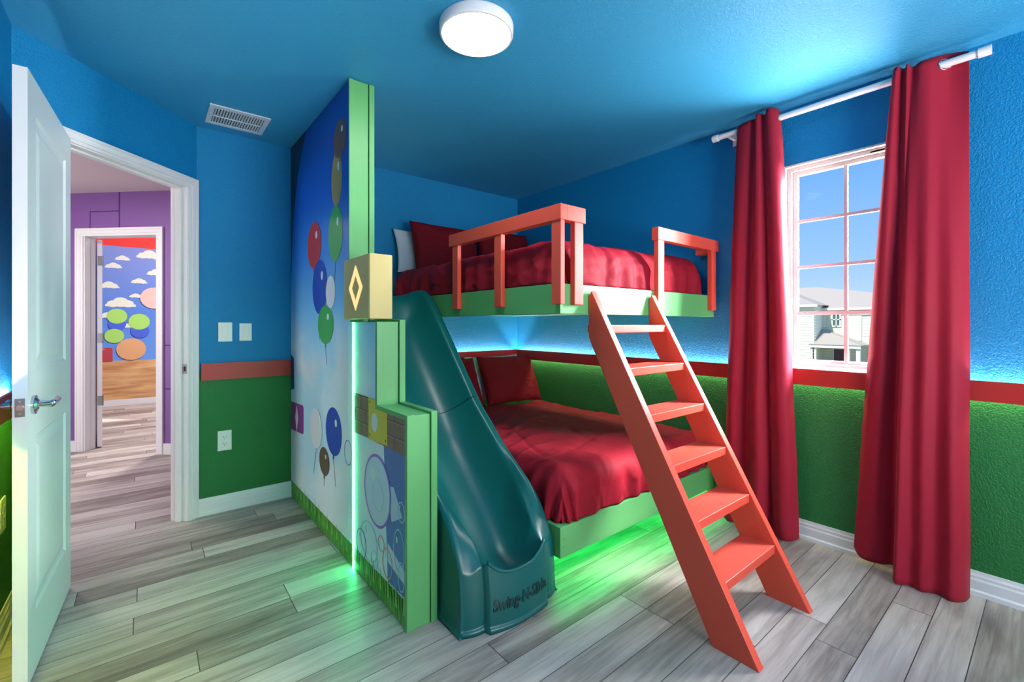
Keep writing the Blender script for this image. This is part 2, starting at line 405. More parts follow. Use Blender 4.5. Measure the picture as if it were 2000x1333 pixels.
for cx, cz, r_, m_ in ((-.31, 1.20, .10, 'ball_blue'), (-.05, 1.10, .11, 'ball_blue'), (-.31, 1.32, .115, 'lime'), (-.06, 1.24, .125, 'lime'), (-.34, 1.03, .11, 'lime'), (-.15, .83, .17, 'tan'), (.12, 1.60, .17, 'pink')):
    LAY[0] -= .0004; disc(b, cx, cz, r_, r_*.95, LAY[0], toy[m_], 24, 'y', .002)
b.box(-.75, -.36, 8.78, 8.786, .66, .86, m=toy['crate_red'])
b.build('printed_balls', None, fw)
b = MB(); b.box(-3.2, 3, 8.776, 8.79, 0, .09); struct(b.build('baseboard_far', M['white']))
b = MB(); b.box(2.95, 3.05, YB+.12, 8.9, 0, 2.9); struct(b.build('wall_far_side', M['hall_ceiling']))
b = MB(); b.prism([(-3.2, 8.9), (-3.2, 8.65), (.6, 4.87), (3.05, 3.54), (3.05, 8.9)], 'z', 2.9, 2.95); struct(b.build('ceiling_far', M['hall_ceiling']))
# far door leaf, swung into the far room
fd = empty('door_2', kind='structure'); fd['label'] = 'white door standing open in the far doorway'
hx, hy = (P @ Vector((A0+.012, .115, 0))).xy
FD = Matrix.Translation((hx, hy, 0)) @ Matrix.Rotation(R(96.5), 4, 'Z')
b = MB(); b.box(0, .70, -.036, 0, .012, 2.02, xf=FD); b.build('leaf', M['white'], fd, .002)
for z in (.46, 1.07, 1.82):
    b = MB(); b.box(-.004, .001, -.034, -.002, z-.045, z+.045, xf=FD); b.box(.0, .035, -.0385, -.036, z-.045, z+.045, xf=FD); b.cyl(FD @ Vector((-.004, -.04, z-.05)), FD @ Vector((-.004, -.04, z+.05)), .006, 10); b.build('hinge', M['nickel'], fd)
b = MB(); b.cyl(FD @ Vector((.64, -.036, .93)), FD @ Vector((.64, -.085, .93)), .011, 12); b.tube([FD @ Vector((.64, -.08, .93)), FD @ Vector((.53, -.08, .93))], .008); b.build('handle', M['nickel'], fd)

# ------------------------------------------------------------------ near door leaf
door = empty('door_1', (-.295, 2.857, 0), kind='structure'); door['label'] = 'open white two panel door at the left with chrome lever'
DL = Matrix.Translation((-.295, 2.857, 0)) @ Matrix.Rotation(R(-92.9), 4, 'Z')   # local x along leaf, +y towards the room
DW, DT, DH0, DH1 = .711, .035, .008, 2.045
def panelled(mb, W, z0, z1, y, sgn, panels, sx):
    ys = lambda d: y-sgn*d
    xs = [0, sx, W-sx, W]; zs = [z0] + [q for p_ in panels for q in p_] + [z1]
    for i in range(3):
        for j in range(len(zs)-1):
            if i == 1 and j % 2 == 1:
                a0, a1, c0, c1 = xs[1], xs[2], zs[j], zs[j+1]
                rings = [(0, 0), (.010, .007), (.030, .007), (.055, .0015)]
                for (i0, d0), (i1, d1) in zip(rings, rings[1:]):
                    o_ = [(a0+i0, c0+i0), (a1-i0, c0+i0), (a1-i0, c1-i0), (a0+i0, c1-i0)]; n_ = [(a0+i1, c0+i1), (a1-i1, c0+i1), (a1-i1, c1-i1), (a0+i1, c1-i1)]
                    v = [(p_[0], ys(d0), p_[1]) for p_ in o_] + [(p_[0], ys(d1), p_[1]) for p_ in n_]
                    mb.add(v, [(q, (q+1) % 4, (q+1) % 4+4, q+4) for q in range(4)])
                i1, d1 = rings[-1]
                mb.add([(a0+i1, ys(d1), c0+i1), (a1-i1, ys(d1), c0+i1), (a1-i1, ys(d1), c1-i1), (a0+i1, ys(d1), c1-i1)], [(0, 1, 2, 3)])
            else:
                mb.add([(xs[i], y, zs[j]), (xs[i+1], y, zs[j]), (xs[i+1], y, zs[j+1]), (xs[i], y, zs[j+1])], [(0, 1, 2, 3)])
b = MB()
pn = [(.215, .82), (1.045, 1.92)]
panelled(b, DW, DH0, DH1, DT, 1, pn, .105); panelled(b, DW, DH0, DH1, 0, -1, pn, .105)
for f in ([(0, 0, DH0), (DW, 0, DH0), (DW, DT, DH0), (0, DT, DH0)], [(0, 0, DH1), (DW, 0, DH1), (DW, DT, DH1), (0, DT, DH1)], [(0, 0, DH0), (0, DT, DH0), (0, DT, DH1), (0, 0, DH1)], [(DW, 0, DH0), (DW, DT, DH0), (DW, DT, DH1), (DW, 0, DH1)]):
    b.add(f, [(0, 1, 2, 3)])
lf = b.build('leaf', M['door'], door, merge=False); lf.matrix_local = Matrix.Rotation(R(-92.9), 4, 'Z')
for sg, y in ((1, DT), (-1, 0)):
    b = MB(); kx, kz = DW-.062, .93
    b.cyl((kx, y, kz), (kx, y+sg*.008, kz), .032, 28); b.cyl((kx, y+sg*.008, kz), (kx, y+sg*.014, kz), .026, 28, r1=.018)
    b.cyl((kx, y+sg*.012, kz), (kx, y+sg*.045, kz), .011, 16)
    b.tube([(kx+.006, y+sg*.045, kz), (kx-.02, y+sg*.047, kz+.001), (kx-.06, y+sg*.047, kz-.002), (kx-.095, y+sg*.046, kz+.003), (kx-.112, y+sg*.043, kz+.006)], [.012, .010, .0085, .009, .007], 12)
    h_ = b.build('lever_handle', M['chrome'], door); h_.matrix_local = Matrix.Rotation(R(-92.9), 4, 'Z')
b = MB(); b.box(DW, DW+.0015, .006, .029, .90, .96, M['nickel']); b.cyl((DW+.0005, .0175, .93), (DW+.006, .0175, .93), .009, 14, M['chrome'])
for z in (.91, .95): b.cyl((DW+.001, .0175, z), (DW+.0022, .0175, z), .003, 8, M['chrome'])
h_ = b.build('latch_plate', None, door); h_.matrix_local = Matrix.Rotation(R(-92.9), 4, 'Z')
for z in (.25, 1.03, 1.82):
    b = MB(); b.cyl((-.004, -.004, z-.045), (-.004, -.004, z+.045), .006, 10); b.box(-.0015, 0, .0, .03, z-.045, z+.045)
    h_ = b.build('hinge', M['nickel'], door); h_.matrix_local = Matrix.Rotation(R(-92.9), 4, 'Z')

# ------------------------------------------------------------------ window
win = empty('window_1', kind='structure'); win['label'] = 'white framed window with muntin bars between the red curtains'
b = MB(); fx0, fx1 = XR+.02, XR+.09
def frame(mb, x0, x1, y0, y1, z0, z1, w_, m=None):
    mb.box(x0, x1, y0, y0+w_, z0, z1, m); mb.box(x0, x1, y1-w_, y1, z0, z1, m)
    mb.box(x0, x1, y0+w_, y1-w_, z0, z0+w_, m); mb.box(x0, x1, y0+w_, y1-w_, z1-w_, z1, m)
frame(b, XR-.006, XR+.12, WY0, WY1, WZ0, WZ1, .012)
frame(b, XR+.02, XR+.10, WY0+.012, WY1-.012, WZ0+.006, WZ1-.012, .022)
b.build('window_frame', M['vinyl'], win, .002)
ins = .034
b = MB(); ya, yb, za, zb = WY0+ins, WY1-ins, WZ0+.022, WZ1-ins
frame(b, XR+.045, XR+.075, ya, yb, za, zb, .022)
sash = b.build('sash', M['vinyl'], win, .002)
b = MB(); ga, gb, gza, gzb = ya+.022, yb-.022, za+.022, zb-.022
for i in (1,): y = ga+(gb-ga)*i/2; b.box(XR+.050, XR+.062, y-.008, y+.008, gza, gzb)
for i in (1, 2, 3): z = gza+(gzb-gza)*i/4; wz = .008 if i > 1 else .010; b.box(XR+.048, XR+.064, ga, gb, z-wz, z+wz)
b.build('muntin', M['vinyl'], sash)
box('pane', XR+.0655, XR+.0685, ga, gb, gza, gzb, M['glass'], sash)
b = MB(); b.box(XR+.02, XR+.026, .55, .62, WZ1-.030, WZ1-.022); b.build('latch', M['vinyl'], win)

# frame of the added rear window, unseen behind the camera
b = MB(); 
for a0, a1, c0, c1 in ((.6, .65, .9, 2.1), (2.15, 2.2, .9, 2.1), (.65, 2.15, .9, .95), (.65, 2.15, 2.05, 2.1), (1.385, 1.415, .95, 2.05)): b.box(a0, a1, YREAR-.08, YREAR-.03, c0, c1)
struct(b.build('added_rear_window', M['vinyl']))

# ------------------------------------------------------------------ plates on the wall, vent, ceiling light
def switch_plate(x0, x1, z0, z1, label):
    t_ = empty('light_switch', ((x0+x1)/2, YB, (z0+z1)/2), label, 'switch', 'rocker switches by the door')
    w_, h_ = (x1-x0)/2, (z1-z0)/2
    b = MB(); b.box(-w_, w_, -.006, 0, -h_, h_); b.build('plate', M['plate'], t_, .0025)
    b = MB(); b.prism([(-.0105, -.034), (-.006, -.034), (-.006, .034), (-.0075, .034)], 'x', -.0165, .0165); b.build('rocker', M['plate'], t_, .001)
    b = MB(); b.box(-.0185, .0185, -.0066, -.006, -.036, .036); b.build('rocker_surround', M['ventw'], t_)
    return t_
switch_plate(.365, .443, 1.090, 1.214, 'white rocker switch nearer the doorway, left of the two')
switch_plate(.482, .554, 1.093, 1.209, 'white rocker switch farther from the doorway, right of the two')
def outlet(loc, rot, label, yellow=False):
    t_ = empty('power_outlet', loc, label, 'outlet'); t_.rotation_euler = (0, 0, rot)
    b = MB(); b.box(-.0385, .0385, -.006, 0, -.064, .064); b.build('plate', M['plate'], t_, .0025)
    for z in (-.021, .021):
        b = MB(); b.box(-.017, .017, -.0078, -.006, z-.015, z+.015, M['plate'])
        b.box(-.0075, -.0055, -.0082, -.0078, z-.002, z+.008, M['dark']); b.box(.0055, .0075, -.0082, -.0078, z-.001, z+.007, M['dark']); b.cyl((0, -.0078, z-.008), (0, -.0082, z-.008), .0028, 10, M['dark'])
        b.build('socket', None, t_)
outlet((.4005, YB, .4525), 0, 'white power outlet low on the green wall below the switches')
outlet((XL, 2.575, .47), -PI/2*-1, 'pale power outlet on the left wall behind the open door')

vt = empty('ceiling_vent', (.4375, 3.157, H), 'white slotted air vent in the ceiling near the door', 'vent')
b = MB()
W2, D2 = .154, .148
b.box(-W2, W2, -D2, -D2+.042, -.006, 0); b.box(-W2, W2, D2-.030, D2, -.006, 0); b.box(-W2, -W2+.028, -D2+.042, D2-.030, -.006, 0); b.box(W2-.028, W2, -D2+.042, D2-.030, -.006, 0)
b.box(-W2+.028, W2-.028, .012-.004, .012+.004, -.0058, 0)
b.build('frame', M['ventw'], vt, .002)
b = MB(); b.box(-W2+.028, W2-.028, -D2+.042, D2-.030, -.001, -.0002); b.build('dark_duct', M['dark'], vt)
b = MB()
for i in range(18):
    x = -W2+.036+i*(2*W2-.072)/17
    for y0_, y1_ in ((-D2+.042, .008), (.016, D2-.030)):
        b.add([(x-.004, y0_, -.001), (x+.0015, y0_, -.0055), (x+.0015, y1_, -.0055), (x-.004, y1_, -.001), (x-.002, y0_, -.001), (x+.0035, y0_, -.0055), (x+.0035, y1_, -.0055), (x-.002, y1_, -.001)],
              [(0, 1, 2, 3), (7, 6, 5, 4), (0, 4, 5, 1), (1, 5, 6, 2), (2, 6, 7, 3), (3, 7, 4, 0)])
b.build('louvre_grille', M['ventw'], vt)

def ceiling_light(loc, r, m, label, grp=None):
    t_ = empty('ceiling_light', loc, label, 'ceiling light', grp)
    b = MB(); b.lathe([(0, 0), (r, 0), (r+.001, -.006), (r, -.036), (r-.003, -.042), (r-.010, -.044), (r-.011, -.041)], 0, 0, 72); b.build('rim', M['white'], t_)
    b = MB(); b.lathe([(r-.011, -.0415), (r-.02, -.045), (r*.6, -.047), (0, -.0475)], 0, 0, 72); b.build('diffuser', m, t_)
    return t_
ceiling_light((1.065, 1.533, H), .152, M['lamp'], 'round white flush ceiling light, lit, in the middle of the blue ceiling')
ceiling_light((-.9, 4.6, 2.44), .2, M['added_lamp_hall'], 'added round flush light, unseen on the hall ceiling outside the door')  # out-of-view lamp, added to brighten the hall
ceiling_light((.9, 7.0, 2.9), .25, emit('added_far_diffuser', (1, .96, .93, 1), 130), 'added round flush light, unseen on the ceiling of the farthest room')  # out-of-view lamp, added to brighten the far room and its mural

# ------------------------------------------------------------------ mural partition
XM, XB, XE = .7954, .894, .922
prof = [(3.416, .0), (1.611, .0), (1.611, .842), (1.904, .842), (1.904, 1.214), (2.255, 1.214), (2.255, 2.436), (3.416, 2.436)]
pt = empty('partition', (.86, 2.2, 0), 'stepped green wooden partition with printed mural beside the slide', 'partition')
b = MB(); b.prism(prof, 'x', XM+.002, XB-.003); b.build('core_panel', M['green'], pt, .002)
prof2 = [(3.416, .0), (1.605, .0), (1.605, .851), (1.894, .851), (1.894, 1.224), (2.25, 1.224), (2.25, 2.436), (3.416, 2.436)]
b = MB(); b.prism(prof2, 'x', XB, XE); b.build('back_panel', M['green'], pt, .002)
b = MB()  # edge strip standing proud of the print
b.box(XM-.006, XM+.026, 1.607, 1.629, 0, .846); b.box(XM-.006, XM+.026, 1.629, 1.920, .828, .846); b.box(XM-.006, XM+.026, 1.900, 1.920, .846, 1.214)
b.box(XM-.004, XM+.020, 2.250, 2.262, 1.52, 2.434)
b.build('edge_trim', M['green'], pt, .001)
def mural_mat():
    k = N('printed_mural_paper'); p, q = k.pos()
    c = k.ramp(k.math('DIVIDE', q[2], 2.44), [(.0, srgb(192, 222, 236)), (.42, srgb(160, 210, 234)), (.53, srgb(110, 180, 228)), (.66, srgb(52, 128, 214)), (.80, srgb(8, 80, 186)), (.99, srgb(0, 60, 150))])
    v = k.comb(0, q[1], k.math('MULTIPLY', q[2], 1.3))
    cl = k.noise(v, 1.9, 5, .52, .3)
    band = k.math('MULTIPLY', k.math('LESS_THAN', q[2], 1.15), 1)
    sm = k.t.nodes.new('ShaderNodeMapRange'); sm.interpolation_type = 'SMOOTHSTEP'; k.l(q[2], sm.inputs[0]); sm.inputs[1].default_value = 1.35; sm.inputs[2].default_value = .95; sm.inputs[3].default_value = 0; sm.inputs[4].default_value = 1
    s2 = k.t.nodes.new('ShaderNodeMapRange'); s2.interpolation_type = 'SMOOTHSTEP'; k.l(cl, s2.inputs[0]); s2.inputs[1].default_value = .40; s2.inputs[2].default_value = .6; s2.inputs[3].default_value = 0; s2.inputs[4].default_value = 1
    f = k.math('MULTIPLY', sm.outputs[0], k.math('MULTIPLY', s2.outputs[0], .75))
    c = k.mix(f, c, srgb(220, 228, 230))
    # printed grass along the foot
    gn = k.noise(k.comb(0, k.math('MULTIPLY', q[1], 60), k.math('MULTIPLY', q[2], 6)), 1.0, 3, .6)
    gc = k.ramp(gn, [(.3, srgb(24, 104, 30)), (.55, srgb(60, 150, 46)), (.75, srgb(150, 190, 60))])
    c = k.mix(k.math('LESS_THAN', q[2], .112), c, gc)
    k.base(c, .38, .4); return k.m
M['mural'] = mural_mat()
b = MB(); T = XM
poly = [(3.416, .004), (2.2035, .004), (2.2035, 1.212), (2.255, 1.212), (2.255, 2.434), (3.416, 2.434)]
b.prism(poly, 'x', T, T+.002, M['mural'])
pr_ = {n_: plain('print_'+n_, c, .4) for n_, c in dict(brick=srgb(122, 98, 84), mortar=srgb(66, 54, 50), bricklight=srgb(160, 132, 112), yel=srgb(206, 188, 60), yeldark=srgb(120, 100, 40), deep=srgb(62, 108, 178), sail=srgb(176, 196, 224),
     bub_a=srgb(150, 206, 216), bub_b=srgb(134, 110, 200), bub_c=srgb(186, 212, 232), orange=srgb(216, 150, 130), purple=srgb(136, 52, 140), star=srgb(220, 206, 224), navy=srgb(36, 50, 110), dusk=srgb(14, 22, 44),
     balloon_red=srgb(176, 44, 36), balloon_green=srgb(52, 160, 62), balloon_blue=srgb(24, 62, 170), balloon_gold=srgb(150, 132, 70), balloon_brown=srgb(96, 72, 60), balloon_white=srgb(212, 216, 222), line=srgb(90, 90, 100), lit=srgb(200, 222, 230), blade=srgb(120, 186, 60)).items()}
BL = [T-.0002]
def balloon(mb, y, z, ry, rz, m_, s=.2, lean=0):
    BL[0] -= .0002; X = BL[0]
    disc(mb, y, z, ry, rz, X, pr_[m_]); mb.prism([(y-.012, z-rz-.018), (y+.012, z-rz-.018), (y, z-rz+.01)], 'x', X-.00005, X-.00085, pr_[m_])
    disc(mb, y-ry*.35, z+rz*.4, ry*.14, rz*.16, X-.0008, pr_['lit'], 16)
    mb.prism([(y-.0018, z-rz-.018), (y+.0018, z-rz-.018), (y+lean+.0018, z-rz-s), (y+lean-.0018, z-rz-s)], 'x', X-.0001, X-.0009, pr_['line'])
# plain balloons floating up the printed sky
balloon(b, 2.45, 1.98, .085, .15, 'balloon_gold', .2)
balloon(b, 2.40, 2.18, .10, .10, 'balloon_brown', .05)
balloon(b, 2.47, 1.69, .115, .15, 'balloon_green', .22, .03)
balloon(b, 2.86, 1.68, .14, .14, 'balloon_red', .2, -.04)
balloon(b, 2.75, 1.42, .14, .16, 'balloon_blue', .15)
balloon(b, 2.55, 1.38, .08, .09, 'balloon_white', .1)
balloon(b, 2.64, 1.2, .14, .11, 'balloon_green', .12, -.03)
balloon(b, 2.82, .58, .12, .12, 'balloon_white', .16, .05)
balloon(b, 2.50, .62, .13, .13, 'balloon_blue', .16, -.04)
balloon(b, 2.66, .42, .09, .08, 'balloon_brown', .06)
b.prism([(3.416, .664), (3.11, .675), (3.095, .66), (3.095, .50), (3.11, .488), (3.416, .469)], 'x', T, T-.0008, pr_['purple'])
b.prism([(3.30, .57), (3.26, .66), (3.22, .57), (3.26, .48)], 'x', T-.0008, T-.0014, pr_['star'])
b.prism([(3.416, .99), (3.34, .97), (3.325, .76), (3.416, .742)], 'x', T, T-.0008, pr_['navy'])
b.prism([(3.416, 2.434), (3.05, 2.434), (3.24, 2.2), (3.36, 1.9), (3.416, 1.5)], 'x', T, T-.0008, pr_['dusk'])
def ring(mb, y, z, ry, rz, wd, m_, X=None, n=36):
    X = T-.0004 if X is None else X
    v = []; f = []
    for i in range(n):
        a = 2*PI*i/n; ca, sa = math.cos(a), math.sin(a)
        v += [(X, y+ry*ca, z+rz*sa), (X, y+(ry-wd)*ca, z+(rz-wd)*sa), (X-.0008, y+ry*ca, z+rz*sa), (X-.0008, y+(ry-wd)*ca, z+(rz-wd)*sa)]
    for i in range(n):
        a = 4*i; c_ = 4*((i+1) % n)
        f += [(a, c_, c_+1, a+1), (a+2, a+3, c_+3, c_+2), (a, a+2, c_+2, c_), (a+1, c_+1, c_+3, a+3)]
    mb.add(v, f, pr_[m_])
ring(b, 2.276, .554, .055, .064, .006, 'bub_b'); ring(b, 2.225, .47, .03, .04, .004, 'bub_a')
for i in range(46):   # printed grass blades
    y = 2.22+i*.026; h_ = .095+.03*random.random()
    b.prism([(y-.012, .05), (y+.012, .05), (y+.004*random.uniform(-1, 1), h_+.022)], 'x', T-.0001, T-.0006, pr_['blade'] if i % 3 == 0 else M['mural'])
mu = b.build('mural_print', None, pt)
mu['label'] = 'printed sky mural with clouds and balloons above a strip of grass'
# the lower panel in front of the light strip
b = MB()
poly = [(2.1925, .004), (1.629, .004), (1.629, .828), (1.920, .828), (1.920, 1.212), (2.1925, 1.212)]
b.prism(poly, 'x', T, T+.002, M['mural'])
b.prism([(1.84, .69), (1.629, .70), (1.629, .118), (1.80, .118)], 'x', T, T-.0005, pr_['deep'])
b.prism([(1.80, .52), (1.74, .53), (1.66, .43), (1.76, .38)], 'x', T-.0005, T-.0009, pr_['sail'])
b.prism([(1.80, .28), (1.629, .22), (1.629, .17), (1.80, .2)], 'x', T-.0005, T-.0009, pr_['sail'])
Y0b, Y1b, Zb0, Zb1 = 1.629, 2.1925, .68, .846
b.prism([(Y1b, .675), (Y0b, .69), (Y0b, .828), (1.92, .828), (1.92, .868), (Y1b, .868)], 'x', T-.0002, T-.0009, pr_['mortar'])
hh = .062
for r_ in range(3):
    z0_ = .680+r_*hh; x = Y0b-.05*(r_ % 2)-.02
    while x < Y1b:
        a0, a1 = max(x+.004, Y0b+.002), min(x+.118, Y1b-.002)
        top = min(z0_+hh-.005, .866 if a0 > 1.92 else .827)
        if a1 > a0+.008 and top > z0_+.01 and not (r_ == 2 and a0 < 1.92 < a1):
            b.prism([(a0, z0_), (a1, z0_), (a1, top), (a0, top)], 'x', T-.0009, T-.0014, pr_['bricklight'])
            b.prism([(a0+.004, z0_), (a1, z0_), (a1, top-.004), (a0+.004, top-.004)], 'x', T-.0014, T-.0018, pr_['brick'])
        x += .122
b.prism([(2.006, .678), (1.802, .688), (1.802, .827), (1.92, .827), (1.92, .866), (2.006, .868)], 'x', T-.0018, T-.0022, pr_['yel'])
disc(b, 1.935, .765, .034, .042, T-.0022, pr_['balloon_white'], 24)
for y, z in ((1.99, .70), (1.818, .705), (1.99, .85)): disc(b, y, z, .006, .006, T-.0022, pr_['yeldark'], 10)
# bubbles
disc(b, 1.911, .467, .135, .155, T-.0009, pr_['bub_c']); ring(b, 1.911, .467, .145, .160, .012, 'bub_b', T-.0014); ring(b, 1.911, .467, .133, .148, .008, 'bub_c', T-.0014)
disc(b, 1.955, .53, .03, .03, T-.0014, pr_['lit']); ring(b, 1.90, .45, .06, .07, .004, 'bub_a', T-.0014)
for y, z, ry, rz, m_ in ((2.006, .189+.02, .10, .09, 'bub_a'), (2.097, .165, .062, .07, 'bub_b'), (1.802, .19, .05, .065, 'orange'), (1.866, .25, .033, .035, 'orange'), (1.69, .285, .05, .09, 'bub_a'), (1.668, .19, .03, .06, 'bub_a'), (1.668, .45, .033, .042, 'bub_a'), (1.94, .15, .04, .04, 'bub_c')):
    ring(b, y, z, ry, rz, .005, m_, T-.0012); disc(b, y+ry*.4, z+rz*.45, ry*.14, rz*.16, T-.0012, pr_['lit'], 12)
for i in range(22):
    y = 1.64+i*.0255; h_ = .1+.03*random.random()
    b.prism([(y-.012, .05), (y+.012, .05), (y+.004*random.uniform(-1, 1), h_+.02)], 'x', T-.0022, T-.0026, pr_['blade'] if i % 3 == 0 else M['mural'])
o = b.build('mural_print', None, pt); o['label'] = 'printed brick band and soap bubbles on the lower step'
b = MB(); b.box(T-.004, T+.0015, 2.1935, 2.2025, .004, 1.212); o = b.build('light_strip', M['led_green'], pt); o['label'] = 'glowing green light strip between the mural panels'
rebase(pt)

# yellow box on the step
yb_ = empty('yellow_box', (.815, 2.07, 1.226), 'pale yellow wooden box with peach diamond on the partition step', 'box')
b = MB(); b.box(.765, .871, 1.921, 2.2445, 1.2265, 1.516); b.build('body', M['yellow'], yb_, .002)
b = MB(); b.box(.7632, .7655, 1.926, 2.240, 1.231, 1.512); b.build('front_face', M['yellowface'], yb_)
yc, zc = 2.083, 1.372
def diam(s1, s2, x0, x1):
    o_ = [(yc+s1*.085*a, zc+s1*.105*c_) for a, c_ in ((1, 0), (0, 1), (-1, 0), (0, -1))]; i_ = [(yc+s2*.085*a, zc+s2*.105*c_) for a, c_ in ((1, 0), (0, 1), (-1, 0), (0, -1))]
    m_ = MB(); v = [(x, *p_) for x in (x0, x1) for p_ in o_+i_]
    f = []
    for q in range(4):
        n_ = (q+1) % 4; f += [(q, n_, n_+4, q+4), (q+8, q+12, n_+12, n_+8), (q, q+8, n_+8, n_), (q+4, n_+4, n_+12, q+12)]
    m_.add(v, f); return m_
diam(1, .58, .7605, .7632).build('diamond_outline', M['peach'], yb_)
rebase(yb_)

# ------------------------------------------------------------------ slide
sl = empty('slide', (1.17, 2.0, 0), 'dark green plastic slide between the partition and the beds', 'slide')
def lerp_tab(tab, x):
    if x <= tab[0][0]: return tab[0][1]
    for (a, b_), (c_, d_) in zip(tab, tab[1:]):
        if x <= c_: t_ = (x-a)/(c_-a); return b_+(d_-b_)*t_
    return tab[-1][1]
def smooth_tab(tab, x, h_=.03): return (lerp_tab(tab, x-h_)+2*lerp_tab(tab, x)+lerp_tab(tab, x+h_))/4
RIM = [(1.38, .215), (1.44, .245), (1.47, .278), (1.504, .322), (1.56, .372), (1.60, .405), (1.66, .452), (2.044, .80), (2.50, 1.32), (2.60, 1.405), (2.66, 1.42), (2.75, 1.415)]
CHN = [(1.38, .175), (1.42, .150), (1.50, .150), (1.60, .185), (1.70, .262), (1.85, .40), (2.04, .585), (2.50, 1.10), (2.60, 1.20), (2.66, 1.34), (2.75, 1.39)]
RIMO = [(1.38, .10), (1.44, .20), (1.458, .245), (1.50, .325), (1.543, .392), (1.60, .450), (1.672, .500), (1.80, .590), (2.0, .763), (2.044, .80), (3, 9)]
XC, HW = 1.186, .246
def yfront(x):
    a = abs(x-XC); pan = 1.392+.022*(a/.155)**2; sh = 1.440+.035*max(0, (a-.155)/.11)**2.2
    t_ = min(1, max(0, (a-.152)/.008)); return pan*(1-t_)+sh*t_
def ztop(x, y):
    a = abs(x-XC); rim = smooth_tab(RIM, y); ch = smooth_tab(CHN, y)
    iw = .20 if y > 1.7 else .20-.045*min(1, (1.7-y)/.2)     # the channel narrows to the lip
    u = a/iw
    if u < 1:
        z = ch+(rim-ch)*(u**2.6)
    else:
        z = rim+.006*math.sin(min(1, (u-1)*2)*PI)
        if y < 2.0:
            k_ = min(1, max(0, (a-iw)/(HW-.015-iw))); k_ = k_*k_*(3-2*k_); z = z*(1-k_)+smooth_tab(RIMO, y)*k_
    if a > HW-.02: z -= .012*((a-(HW-.02))/.02)**2
    if y < 1.44 and a < .16:
        lip = .213+.068*(a/.155)**3.2; t_ = min(1, max(0, (1.44-y)/.035)); z = z*(1-t_)+(lip+.004)*t_
    if y < 1.60 and a > .16:  # shoulders roll over to the front
        z -= .0
    if 2.04 < y: z += .004
    return z
xs = []
nx = 56
for i in range(nx+1):
    t_ = -1+2*i/nx; xs.append(XC+HW*t_)
for e_ in (.1515, .1605):
    for sg in (-1, 1): xs.append(XC+sg*e_)
xs = sorted(xs)
YT = 2.74; ny = 92
rows = []
for j in range(ny+1):
    v_ = j/ny; v_ = 1-(1-v_)**1.25
    row = []
    for x in xs:
        y = YT+(yfront(x)-YT)*v_; row.append(Vector((x, y, ztop(x, y))))
    # side skirts: to the floor near the bottom, a hanging edge higher up
    yL, yR = row[0].y, row[-1].y
    def zb(y): return 0.0 if y < 1.98 else max(0, smooth_tab(RIM, y)-.15) if y > 2.06 else max(0, (smooth_tab(RIM, y)-.15))*((y-1.98)/.08)
    L_ = []; Rr = []
    for f_ in (1, .97, .75, .5, .25, .06, .055, 0):
        for (lst, p_, sg) in ((L_, row[0], -1), (Rr, row[-1], 1)):
            z0_ = zb(p_.y); z = z0_+(p_.z-.012-z0_)*f_; fl = .004*(1-f_)+(.007 if f_ < .058 and z0_ == 0 else 0)
            lst.append(Vector((p_.x+sg*(.004+fl), p_.y, z)))
    rows.append(L_[::-1]+row+Rr)
n_ = len(rows[0])
last = rows[-1]
for f_ in (.97, .9, .7, .5, .3, .12, .09, .085, .0):
    r_ = []
    for i, p_ in enumerate(last):
        a = abs(p_.x-XC); bul = .010*math.sin(PI*min(1, (1-f_)*1.0))*(1 if a < .156 else .5)+.012*(1-f_)+(.008 if f_ < .088 else 0)
        r_.append(Vector((p_.x, p_.y-bul, p_.z*f_)))
    rows.append(r_)
b = MB(); b.grid(rows)
so = b.build('chute', M['slide'], sl)
md = so.modifiers.new('solid', 'SOLIDIFY'); md.thickness = .006; md.offset = -1
b = MB(); pts = []
for i in range(41):
    x = XC-.150+.300*i/40; a = abs(x-XC); pts.append((x, yfront(x)+.002, .213+.068*(a/.155)**3.2-.001))
b.tube(pts, .0075, 10); b.build('rolled_lip', M['slide'], sl)
# joint across the chute
b = MB(); pts = []
for i in range(41):
    x = XC-.235+.47*i/40; y = 2.04
    for _ in range(30):
        y += -.35*((y-2.04)*.66+(ztop(x, y)-.804)*.75)
    pts.append((x, y, ztop(x, y)+.0015))
b.tube(pts, .0035, 6); b.build('joint', M['slide_text'], sl)
for sg in (-1, 1):
    b = MB(); b.cyl((XC+sg*.158, 1.432, .035), (XC+sg*.158, 1.420, .035), .005, 10); b.build('screw', M['chrome'], sl)
# raised lettering on the front panel
tcv = bpy.data.curves.new('lettering', 'FONT'); tcv.body = 'Swing-N-Slide'; tcv.size = .062; tcv.align_x = 'CENTER'; tcv.extrude = .0025; tcv.offset = .0011; tcv.bevel_depth = .0006; tcv.shear = .1
to = bpy.data.objects.new('tmp_text', tcv); C.objects.link(to)
bpy.context.view_layer.update()
me = bpy.data.meshes.new_from_object(to.evaluated_get(bpy.context.evaluated_depsgraph_get()))
bpy.data.objects.remove(to)
wmax = max(v.co.x for v in me.vertices); sc_ = .142/wmax
for v in me.vertices:
    x = v.co.x*sc_; z = v.co.y*sc_*1.25; d_ = v.co.z
    X_ = XC+x; k_ = (z+.085)/.21; fz = min(1, max(0, k_))
    ysurf = yfront(X_)-(.010*math.sin(PI*(1-fz))+.012*(1-fz))
    v.co = (X_, ysurf-.001-d_, z+.085)
me.materials.clear(); me.materials.append(M['slide_text'])
tx = bpy.data.objects.new('lettering', me); C.objects.link(tx); tx.parent = sl; tx['label'] = 'raised lettering on the slide foot'
rebase(sl)

